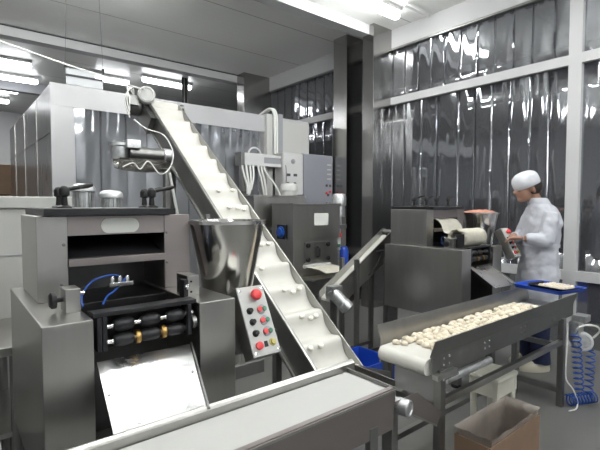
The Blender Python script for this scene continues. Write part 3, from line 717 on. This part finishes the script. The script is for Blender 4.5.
# ------------------------------------------------------------------ dough mixer / feeder group in the middle
fm_ = thing('dough_sheeter', (2.83, 3.4, 0), 'steel cabinet dough sheeter with pale label and latched hatch in the middle of the room', 'food machine')
MB().box(2.525, 3.14, 3.20, 3.54, 1.12, 1.46, .004).build('upper_cabinet', 'steel', fm_)
MB().box(2.54, 3.125, 3.215, 3.54, .55, 1.12, .004).build('lower_cabinet', 'steel', fm_)
MB().box(2.515, 3.15, 3.19, 3.55, 1.445, 1.468, .003).build('lid', 'steel', fm_)
MB().box(2.786, 2.972, 3.195, 3.20, 1.25, 1.37, .001).build('label_plate', 'label', fm_)
hh = MB().box(2.67, 2.99, 3.20, 3.216, .885, 1.09, .003).build('hatch', 'steel', fm_)
for x in (2.70, 2.96):
    for z in (.92, 1.06): MB().lathe((x, 3.20, z), (0, -1, 0), [(.012, 0), (.022, .01), (.022, .025), (.008, .03)], 12).build('star_knob', 'black', hh)
MB().tube(smooth_path([(2.83, 3.20, .94), (2.83, 3.17, .95), (2.83, 3.165, .99), (2.83, 3.17, 1.03), (2.83, 3.20, 1.04)]), .009).build('handle', 'black', hh)
MB().box(2.66, 3.00, 3.18, 3.22, .845, .872, .002).build('outlet_lip', 'white', fm_)
def fdo(u, v):
    p = smooth_path([(3.178, .856), (3.10, .852), (3.02, .845), (2.93, .82)], 6); q = p[min(int(u*(len(p)-1)+.5), len(p)-1)]
    return (2.665+.33*v+.03*u, q.x, q.y)
mb = MB().grid(fdo, 18, 6); bmesh.ops.solidify(mb.bm, geom=mb.bm.faces[:], thickness=0.005)
tag(mb.build('dough_ribbon', 'dough', None, 60), 'pale dough ribbon sliding out below the latched hatch of the middle machine', 'dough')
MB().box(2.62, 3.05, 3.0, 3.2, .74, .76, .002).build('outlet_table', 'steel', fm_)
for x in (2.57, 3.09):
    for y in (3.24, 3.50): MB().box(x-.025, x+.025, y-.025, y+.025, 0, .56, .002).build('leg', 'steel_dark', fm_)
MB().lathe((2.525, 3.36, 1.19), (-1, 0, 0), [(.05, 0), (.055, .01), (.055, .03), (.04, .034), (.04, .05), (.015, .055)], 18).build('rotary_switch', 'blue_hose', fm_)
MB().box(2.505, 2.526, 3.29, 3.43, 1.12, 1.26, .004).build('switch_plate', 'black', fm_)
pm = MB().box(3.14, 3.20, 3.25, 3.34, .98, 1.20, .005).build('push_button_box', 'grey_light', fm_)
MB().lathe((3.17, 3.25, 1.14), (0, -1, 0), [(.02, 0), (.024, .01), (.024, .02), (.004, .024)], 16).build('stop_button', 'red', pm)
MB().lathe((3.17, 3.25, 1.03), (0, -1, 0), [(.016, 0), (.016, .012), (.004, .014)], 16).build('start_button', 'green', pm)
MB().lathe((3.28, 3.36, 1.24), (0, 0, 1), [(.03, 0), (.03, .08), (.062, .085), (.062, .20), (.075, .205), (.078, .29), (.066, .325), (.03, .335), (.002, .335)], 24).build('gear_motor', 'cast', fm_)
MB().box(3.13, 3.34, 3.30, 3.42, 1.20, 1.24, .003).build('motor_bracket', 'steel_dark', fm_)
MB().cyl((3.28, 3.36, .70), (3.28, 3.36, 1.2), .02, 12).build('shaft_guard', 'cast', fm_)
MB().lathe((3.33, 3.34, .62), (0, 0, 1), [(.05, 0), (.055, .02), (.055, .34), (.04, .38)], 18).build('blue_canister', 'blue', fm_)
# rear mixer
mx = thing('dough_mixer', (2.69, 3.85, 0), 'steel box mixer with white domed motor directly behind the middle sheeter', 'food machine')
MB().box(2.365, 3.02, 3.62, 4.05, .5, 1.53, .004).build('cabinet', 'steel', mx)
MB().box(2.355, 3.03, 3.61, 4.06, 1.525, 1.55, .003).build('lid', 'steel', mx)
MB().lathe((2.93, 3.78, 1.55), (0, 0, 1), [(.085, 0), (.09, .01), (.09, .05), (.10, .055), (.10, .10), (.085, .13), (.03, .14), (.002, .14)], 24).build('motor_dome', 'grey_light', mx)
MB().lathe((2.60, 3.62, 1.20), (0, -1, 0), [(.03, 0), (.03, .05), (.015, .06)], 14).build('outlet_pipe', 'chrome', mx)
for x in (2.42, 2.96):
    for y in (3.67, 4.0): MB().box(x-.025, x+.025, y-.025, y+.025, 0, .52, .002).build('leg', 'steel_dark', mx)

# small sloping dough conveyor
sc_ = thing('dough_lift_conveyor', (2.95, 2.75, 0), 'small sloping steel conveyor on thin legs between the middle sheeter and the farther machine', 'conveyor')
def side(y):
    return [(2.50, y, .70), (3.34, y, 1.225), (3.375, y, 1.22), (3.385, y, 1.19), (3.36, y, 1.03), (3.20, y, .90), (2.66, y, .60), (2.50, y, .62)]
for y in (2.66, 2.80): MB().prism(side(y), (0, .006, 0)).build('side_plate', 'steel', sc_)
MB().prism([(2.52, 2.666, .645), (3.33, 2.666, 1.155), (3.33, 2.666, 1.135), (2.52, 2.666, .625)], (0, .134, 0)).build('belt', 'belt', sc_)
MB().prism([(2.50, 2.652, .705), (3.34, 2.652, 1.23), (3.34, 2.652, 1.215), (2.50, 2.652, .69)], (0, .012, 0)).build('edge_flange', 'steel_warm', sc_)
for x, zt in ((2.80, .97), (3.20, .95)):
    for y in (2.64, 2.825): MB().box(x-.018, x+.018, y-.018, y+.018, 0, zt, .002).build('leg', 'steel_dark', sc_)
for y in (2.64, 2.825): MB().box(2.30, 3.22, y-.012, y+.012, .10, .13, .001).build('stretcher', 'steel_dark', sc_)
MB().cyl((3.35, 2.65, 1.19), (3.35, 2.80, 1.19), .022, 16).build('end_roller', 'steel_dark', sc_)
MB().tube(smooth_path([(3.14, 2.655, 1.02), (3.10, 2.62, .99), (3.02, 2.61, .90), (2.93, 2.62, .82)]), .004, 6).build('tension_cord', 'black', sc_)
MB().lathe((3.10, 2.66, 1.02), (.9, -.5, .1), [(.008, -.02), (.012, 0), (.012, .05), (.006, .055)], 10).build('handle', 'black', sc_)
smm = MB().lathe((2.50, 2.60, .70), (.5, -.5, -.75), [(.05, -.06), (.055, -.05), (.055, .09), (.06, .095), (.06, .15), (.04, .16)], 20).build('gear_motor', 'cast', sc_)
MB().box(2.44, 2.56, 2.57, 2.655, .67, .78, .008).build('gearbox', 'cast', smm)

# ------------------------------------------------------------------ electrical cabinets on the booth front
ca = thing('control_cabinet', (3.81, 4.92, 1.59), 'pale grey control cabinet with small dark switches, left of the bigger wall cabinet', 'cabinet')
MB().box(3.63, 3.985, 4.83, 5.015, 1.59, 2.18, .006).build('housing', 'grey_light', ca)
MB().box(3.635, 3.98, 4.815, 4.83, 1.60, 2.17, .004).build('door', 'white', ca)
for x, z in ((3.72, 1.87), (3.84, 1.87)): MB().box(x-.03, x+.03, 4.808, 4.815, z-.018, z+.018).build('display', 'ink', ca)
for x, z in ((3.71, 1.75), (3.83, 1.75)): MB().lathe((x, 4.815, z), (0, -1, 0), [(.022, 0), (.022, .008), (.012, .01), (.012, .025), (.002, .026)], 14).build('knob', 'ink', ca)
MB().box(3.70, 3.84, 4.810, 4.815, 1.655, 1.675).build('slot', 'ink', ca)
MB().lathe((3.80, 4.815, 2.06), (0, -1, 0), [(.035, 0), (.035, .01), (.02, .014), (.02, .03), (.002, .031)], 16).build('main_switch', 'grey', ca)
MB().tube(bez((3.55+.12, 4.82, 2.0), (3.55+.12, 4.79, 2.0), (3.55+.12, 4.79, 1.72), (3.55+.12, 4.82, 1.72)), .006).build('hinge', 'steel_dark', ca)
cb = thing('control_cabinet', (4.28, 4.94, 1.42), 'large blue-grey cabinet with tiny red and black buttons at its right edge', 'cabinet')
MB().box(3.995, 4.575, 4.84, 5.055, 1.40, 2.19, .006).build('housing', 'grey', cb)
MB().box(4.00, 4.57, 4.825, 4.84, 1.41, 2.18, .004).build('door', mat('blue_grey_paint', (0.235, 0.24, 0.275), .42), cb)
for x, z, m_ in ((4.45, 1.74, 'ink'), (4.52, 1.74, 'ink'), (4.45, 1.63, 'red'), (4.52, 1.65, 'red'), (4.48, 1.60, 'ink'), (4.45, 1.47, 'ink'), (4.52, 1.47, 'ink')):
    MB().lathe((x, 4.825, z), (0, -1, 0), [(.020, 0), (.020, .008), (.004, .01)], 12).build('push_button', m_, cb)
for z in (1.83, 1.90, 1.97, 2.04): MB().box(4.46, 4.54, 4.821, 4.826, z, z+.022).build('tag_plate', 'grey_light', cb)
tr = thing('cable_trunking', (3.35, 4.88, 1.97), 'white cable trunking on a post left of the control cabinets, cables hanging below', 'trunking')
MB().box(2.97, 3.33, 4.84, 4.98, 1.97, 2.13, .005).build('junction_box', 'white', tr)
MB().box(2.965, 3.02, 4.83, 4.98, 1.965, 2.135, .005).build('end_cap', 'steel_dark', tr)
MB().box(3.33, 3.62, 4.86, 4.98, 2.00, 2.10, .003).build('channel', 'grey', tr)
MB().box(3.33, 3.62, 4.85, 4.86, 1.97, 2.01, .002).build('channel_edge', 'white', tr)
MB().box(3.33, 3.62, 4.85, 4.86, 2.09, 2.13, .002).build('channel_edge', 'white', tr)
MB().box(3.02, 3.12, 4.88, 4.98, 0, 1.98, .003).build('post', 'steel', tr)
MB().box(3.00, 3.14, 4.86, 4.99, 1.60, 1.63, .003).build('clamp', 'steel_dark', tr)
MB().tube(bez((3.12, 4.9, 2.13), (3.14, 4.9, 2.24), (3.30, 4.9, 2.24), (3.32, 4.9, 2.12)), .012, 8).build('lifting_eye', 'white', tr)
for k, (xa, xb, ze) in enumerate(((2.99, 3.06, 1.6), (3.05, 3.08, 1.55), (3.11, 3.10, 1.6), (3.16, 3.12, 1.65), (3.24, 3.32, 1.35), (3.29, 3.36, 1.32), (3.33, 3.62, 1.33))):
    MB().tube(bez((xa, 4.85, 1.97), (xa, 4.82, 1.8), (xb, 4.80, 1.75), (xb, 4.84, ze)), .013, 8).build('cable', 'cable', tr)
for k, x in enumerate((3.62, 3.66)):
    tag(MB().tube(smooth_path([(x, 5.0, 2.17), (x, 5.0, 2.5), (x-.01, 5.0, 2.72), (x-.05, 5.06, 2.80), (x-.08, 5.3, 2.725)]), .016, 8).build('conduit', 'cable'),
        ('left' if k == 0 else 'right') + ' of the two white conduits rising from the pale cabinet over the booth roof', 'conduit', 'white conduits above the cabinet')

# ------------------------------------------------------------------ tank at the left, motor unit behind the machine
tk = thing('insulated_tank', (-.3, 3.4, 0), 'white panelled tank behind the nearest machine at the left edge', 'tank')
MB().box(-1.4, .76, 3.0, 3.7, .12, 1.43, .006).build('body', 'tank', tk)
MB().box(-1.42, .70, 2.98, 3.72, 1.43, 1.50, .01).build('rim', 'tank', tk)
MB().box(-1.4, .762, 2.996, 3.0, 1.155, 1.162).build('seam', 'grey', tk)
MB().lathe((.20, 3.0, 1.0), (0, -1, 0), [(.03, 0), (.03, .01), (.014, .012), (.014, .05), (.02, .052), (.02, .07)], 16).build('drain_tap', 'brass', tk)
for x in (-1.2, .6):
    for y in (3.1, 3.6): MB().box(x-.04, x+.04, y-.04, y+.04, 0, .14).build('foot', 'steel_dark', tk)
wb = thing('work_table', (-.2, 2.55, 0), 'steel work table with lower shelf at the lower left edge behind the nearest machine', 'table')
MB().box(-.9, .50, 2.25, 2.85, .79, .83, .004).build('table_top', 'steel', wb)
MB().box(-.88, .48, 2.27, 2.83, .42, .445, .003).build('shelf', 'steel', wb)
for x in (-.85, .22):
    for y in (2.28, 2.82): MB().cyl((x, y, 0), (x, y, .79), .02, 14).build('leg', 'steel_dark', wb)
cbm = tag(MB().tube(smooth_path([(.125, 1.98, .60), (.13, 1.85, .50), (.10, 1.80, .30), (.14, 1.76, .12), (.10, 1.70, .012), (.02, 1.60, .012)]), .006, 8).build('power_cable', 'cable'), 'pale power cable hanging beside the nearest machine at the lower left', 'cable')

ov = thing('dosing_unit', (1.15, 3.3, 0), 'steel dosing trough with motor and looped cables on a post behind the nearest machine', 'food machine')
def ftr(u, v):
    a = -PI*.92*u - .12; r = .105 - .02*(2*v-1)**2
    return (.97+.38*v, 3.30 + r*math.cos(a), 1.80 + r*1.0*math.sin(a))
mb = MB().grid(ftr, 16, 10); bmesh.ops.solidify(mb.bm, geom=mb.bm.faces[:], thickness=0.005); mb.build('trough', 'steel_mirror', ov, 50)
MB().cyl((1.05, 3.26, 1.83), (1.30, 3.26, 1.83), .045, 20).build('motor', 'steel_dark', ov)
MB().lathe((1.30, 3.26, 1.83), (1, 0, 0), [(.045, 0), (.052, .004), (.052, .06), (.04, .075), (.002, .077)], 20).build('fan_cover', 'cast', ov)
MB().box(1.02, 1.12, 3.20, 3.30, 1.86, 1.92, .006).build('terminal_box', 'cast', ov)
MB().lathe((1.0, 3.30, 1.78), (0, 0, 1), [(.055, 0), (.06, .01), (.06, .09), (.07, .10), (.07, .12)], 20).build('inlet_cup', 'cast', ov)
MB().box(1.33, 1.37, 3.28, 3.34, 0, 1.86, .003).build('post', 'steel_dark', ov)
MB().tube(smooth_path([(.98, 3.18, 1.72), (1.05, 3.17, 1.75), (1.10, 3.17, 1.71), (1.16, 3.17, 1.77), (1.24, 3.16, 1.68), (1.32, 3.17, 1.73), (1.36, 3.2, 1.85), (1.33, 3.3, 1.99), (1.27, 3.5, 2.06), (1.24, 3.7, 2.16)]), .0042, 8).build('cable', 'cable', ov)
MB().tube([(1.36, 3.27, 1.70), (1.42, 3.27, 1.38)], .012, 8).build('brace', 'cable', ov)

# ------------------------------------------------------------------ ceiling hangings
hf = thing('hanging_frame', (1.29, 5.5, 2.81), 'small clear sign frame hanging from the ceiling above the booth front', 'hanging sign')
MB().box(1.09, 1.49, 5.49, 5.51, 2.995, 3.03, .003).build('top_bar', 'black_metal', hf)
MB().box(1.09, 1.49, 5.495, 5.505, 2.90, 2.925).build('lower_bar', 'black_metal', hf)
MB().box(1.095, 1.485, 5.497, 5.503, 2.81, 3.00).build('clear_plate', 'lens', hf)
for x in (1.09, 1.49):
    MB().box(x-.012, x+.012, 5.485, 5.515, 2.99, 3.05, .002).build('end_clip', 'black', hf)
    MB().tube([(x, 5.5, 3.04), (x+(.03 if x < 1.3 else -.03), 5.5, CZ)], .0015, 6).build('hanger', 'black_metal', hf)
tag(MB().tube(smooth_path([(0.499, 5.600, 3.172), (1.049, 5.300, 2.971), (1.323, 5.000, 2.836), (1.482, 4.300, 2.582), (1.36, 3.80, 2.46)]), .008, 6).build('overhead_cable', 'cable'), 'long thin white cable running down across the hall to the inclined conveyor motor', 'cable')
dv = thing('cable_duct', (3.71, 8.1, 2.695), 'dark vertical cable bundle from the ceiling down to the booth roof', 'duct')
for k in range(4): MB().tube([(3.655+.035*k, 8.1, 2.698), (3.655+.035*k, 8.1+.004*k, CZ)], .018, 8).build('cable', 'steel_dark' if k % 2 else 'black', dv)

# cartons far away in the hall
k = 0
for (x, z) in ((.10, 0), (.10, .55), (.10, 1.10), (.10, 1.63)):
    lab = ('bottom', 'second', 'third', 'topmost')[k] + ' brown carton of the stack far back at the left edge'
    tt = thing('carton', (.5, 9.6, z), lab, 'box', 'cartons stacked at the back'); k += 1
    MB().box(.05, .92, 9.1, 9.8, z+.002, z+.52, .006).build('body', 'card', tt)
    MB().box(.05, .925, 9.42, 9.48, z+.521, z+.524).build('tape', 'beige', tt)

# ------------------------------------------------------------------ the man
mo = V((4.08, 1.64, 0)); fwd = V((-.78, .63, 0)).normalized(); lft = V((-fwd.y, fwd.x, 0)); upv = V((0, 0, 1))
def mp(f, l, z): return mo + fwd*f + lft*l + upv*z
mn = thing('person', tuple(mo), 'man in white coat and white cap bending over the panel of the farther machine', 'person')
def eell(c, rf, rl, n=20, tilt=0.0, k=None):
    """ellipse ring: centre in (f,l,z), radii forward/left"""
    r = []
    for i in range(n):
        a = 2*PI*i/n; f = rf*math.cos(a); l = rl*math.sin(a)
        r.append(mp(c[0]+f*math.cos(tilt), c[1]+l, c[2]+f*math.sin(tilt)))
    return r
def pts_tube(mb, P_, R_, n=12): return mb.tube([mp(*p) for p in P_], R_, n)
body = MB()
# head, neck, trunk
hc = (.125, 0, 1.60)
def headring(z, f, rf, rl): return eell((f, 0, z), rf, rl, 20, 0)
body.ball(mp(.115, 0, 1.625), 1.0, 20, 14)
sph = body.bm.verts[-1:]  # placeholder, shaped below
body.bm.free(); body = MB()
def ellipsoid(mb, c, r, tilt=0.0, n=18, m=12):
    bm2 = bmesh.ops.create_uvsphere(mb.bm, u_segments=n, v_segments=m, radius=1.0)
    ct, st_ = math.cos(tilt), math.sin(tilt)
    for v in bm2['verts']:
        f, l, z = v.co.x*r[0], v.co.y*r[1], v.co.z*r[2]
        f, z = f*ct + z*st_, -f*st_ + z*ct
        v.co = mp(c[0]+f, c[1]+l, c[2]+z)
T_ = .62   # head bowed
ellipsoid(body, (.115, 0, 1.630), (.098, .078, .105), T_)
ellipsoid(body, (.150, 0, 1.560), (.070, .060, .085), T_)
ellipsoid(body, (.168, 0, 1.505), (.035, .036, .030), T_)          # chin
ellipsoid(body, (.222, 0, 1.560), (.022, .014, .024), T_+.5)        # nose
ellipsoid(body, (.205, 0, 1.588), (.016, .045, .012), T_)          # brow
for s_ in (-1, 1): ellipsoid(body, (.108, .080*s_, 1.580), (.020, .012, .030), T_)   # ears
pts_tube(body, [(.085, 0, 1.56), (.05, 0, 1.49), (.01, 0, 1.42)], [.055, .056, .065])
body.loft([eell((-.0, 0, .86), .10, .15), eell((-.01, 0, 1.0), .095, .14), eell((-.02, 0, 1.15), .11, .155), eell((-.02, 0, 1.30), .115, .175), eell((-.005, 0, 1.41), .085, .15), eell((.01, 0, 1.46), .05, .07)])
LS, LE, LW = (-.01, .160, 1.375), (.05, .200, 1.15), (.215, .15, 1.165)
RS, RE, RW = (-.01, -.160, 1.375), (.07, -.20, 1.15), (.20, -.06, 1.17)
for s_, (A, B_, W_) in ((1, (LS, LE, LW)), (-1, (RS, RE, RW))):
    pts_tube(body, [A, ((A[0]+B_[0])/2, (A[1]+B_[1])/2, (A[2]+B_[2])/2), B_], [.056, .048, .040])
    pts_tube(body, [B_, ((B_[0]+W_[0])/2, (B_[1]+W_[1])/2, (B_[2]+W_[2])/2+.004), W_], [.042, .038, .027])
    # hand: palm and five fingers curling down onto the panel
    d = (V(W_)-V(B_)).normalized(); sd = V((0, -s_, 0)); sd = (sd - d*sd.dot(d)).normalized(); dnv = d.cross(sd); dnv = -dnv if dnv.z > 0 else dnv
    W3 = V(W_); pl = W3 + d*.05
    for q in range(4):
        off = (q-1.5)*.021; L_ = (.070, .080, .076, .060)[q]
        b0 = W3 + d*.015 + sd*off*.5; b1 = W3 + d*.085 + sd*off
        pts_tube(body, [b0, (b0+b1)/2, b1], [.017, .017, .012], 8)
        k1 = b1 + d*L_*.42 + dnv*L_*.12; k2 = k1 + d*L_*.25 + dnv*L_*.30; k3 = k2 + d*L_*.06 + dnv*L_*.28
        pts_tube(body, [b1-d*.01, k1, k2, k3], [.0105, .0095, .0085, .0065], 8)
    t0 = W3 + d*.02 + sd*.018; t1 = t0 + d*.03 + sd*.035 + dnv*.01; t2 = t1 + d*.032 + sd*.006 + dnv*.012
    pts_tube(body, [t0, t1, t2], [.014, .011, .008], 8)
for s_ in (-1, 1):
    pts_tube(body, [(.0, .085*s_, .90), (.03, .09*s_, .50), (.02, .095*s_, .08)], [.085, .062, .042])
body_ob = body.build('body', 'skin', mn, 180, [('REMESH', dict(mode='VOXEL', voxel_size=.0062, use_smooth_shade=True)), ('SMOOTH', dict(factor=.5, iterations=3))])
for s_ in (-1, 1):
    MB().ball(mp(.205, .030*s_, 1.572), .010, 12, 8).build('eye', 'hair', mn)
mth = MB(); ellipsoid(mth, (.198, 0, 1.520), (.008, .022, .005), T_); mth.build('mouth', mat('lip', (.35, .13, .11), .5), mn)
hr = MB(); ellipsoid(hr, (.082, 0, 1.612), (.092, .079, .085), T_+.35); hr.build('hair', 'hair', mn)
cp = MB()
ct, st_ = math.cos(T_-.20), math.sin(T_-.20)
def cring(h, rf, rl):
    r = []
    for i in range(28):
        a = 2*PI*i/28; f, l = rf*math.cos(a), rl*math.sin(a)
        ff, zz = f*ct + h*st_, -f*st_ + h*ct
        wv = 1+.012*math.sin(a*9)
        r.append(mp(.118+ff*wv, l*wv, 1.618+zz))
    return r
cp.loft([cring(-.004, .106, .088), cring(.0, .114, .095), cring(.035, .116, .098), cring(.075, .112, .098), cring(.105, .095, .084), cring(.125, .060, .055), cring(.131, .02, .02)])
cp.build('cap', 'cap', mn, 60)
# coat
ctb = MB()
def cr(f, z, rf, rl, fold=0.0, ph=0.0):
    r = []
    for i in range(40):
        a = 2*PI*i/40; k_ = 1 + fold*math.sin(a*7+ph) + fold*.6*math.sin(a*4-ph*2)
        r.append(mp(f+rf*k_*math.cos(a), rl*k_*math.sin(a), z))
    return r
ctb.loft([cr(.02, .60, .155, .215, .045), cr(.015, .75, .152, .212, .04, .3), cr(.005, .90, .145, .205, .03, .6), cr(-.005, 1.02, .135, .19, .02, 1), cr(-.01, 1.10, .128, .178, .015, 1.4),
          cr(-.015, 1.20, .135, .185, .015, 2), cr(-.02, 1.30, .138, .195, .01, 2.4), cr(-.015, 1.38, .122, .188, .005), cr(-.005, 1.43, .10, .155), cr(.015, 1.475, .078, .085), cr(.035, 1.50, .068, .072)])
for (A, B_, W_) in ((LS, LE, LW), (RS, RE, RW)):
    A, B_, W_ = V(A), V(B_), V(W_)
    ctb.tube([mp(*p) for p in (A+V((0, 0, .005)), A.lerp(B_, .3), A.lerp(B_, .65), B_, B_.lerp(W_, .12)+V((0, 0, -.012)))], [.060, .070, .066, .062, .058], 14)
    ctb.tube([mp(*p) for p in (B_.lerp(W_, -.08), B_.lerp(W_, .3), B_.lerp(W_, .65), B_.lerp(W_, .93))], [.060, .058, .052, .046], 14)
tex = bpy.data.textures.new('folds', 'CLOUDS'); tex.noise_scale = .09
ctb.build('coat', 'coat', mn, 180, [('REMESH', dict(mode='VOXEL', voxel_size=.009, use_smooth_shade=True)), ('SMOOTH', dict(factor=.5, iterations=4)), ('DISPLACE', dict(texture=tex, strength=.030, mid_level=.5))])
bl = MB(); r_ = [cr(-.01, 1.085, .137, .187), cr(-.01, 1.115, .137, .188)]
bl.loft(r_); bl.build('waist_tie', 'coat', mn, 60)
cl = MB(); cl.loft([cr(.012, 1.462, .090, .10), cr(.032, 1.505, .083, .088), cr(.036, 1.512, .072, .078)], False); cl.build('collar', 'coat', mn, 60)
for s_ in (-1, 1):
    tb = MB(); pts_tube(tb, [(.0, .085*s_, .88), (.02, .09*s_, .66), (.03, .092*s_, .48), (.025, .095*s_, .28), (.02, .097*s_, .075)], [.098, .092, .082, .075, .078], 18)
    tb.build('trouser_leg', 'navy', mn, 60, [('DISPLACE', dict(texture=tex, strength=.02, mid_level=.5))])
    so = MB()
    def sr(z, x0, x1, wd):
        r = []
        for i in range(20):
            a = 2*PI*i/20; f = (x0+x1)/2 + (x1-x0)/2*math.cos(a); r.append(mp(f, .1*s_ + wd*math.sin(a), z))
        return r
    so.loft([sr(.0, -.06, .20, .046), sr(.02, -.065, .205, .05), sr(.045, -.06, .19, .047), sr(.075, -.055, .12, .042), sr(.10, -.05, .07, .038)])
    so.build('shoe', 'shoe', mn, 50)

# cleanup of helper properties
for o in bpy.data.objects:
    if '_o' in o.keys(): del o['_o']
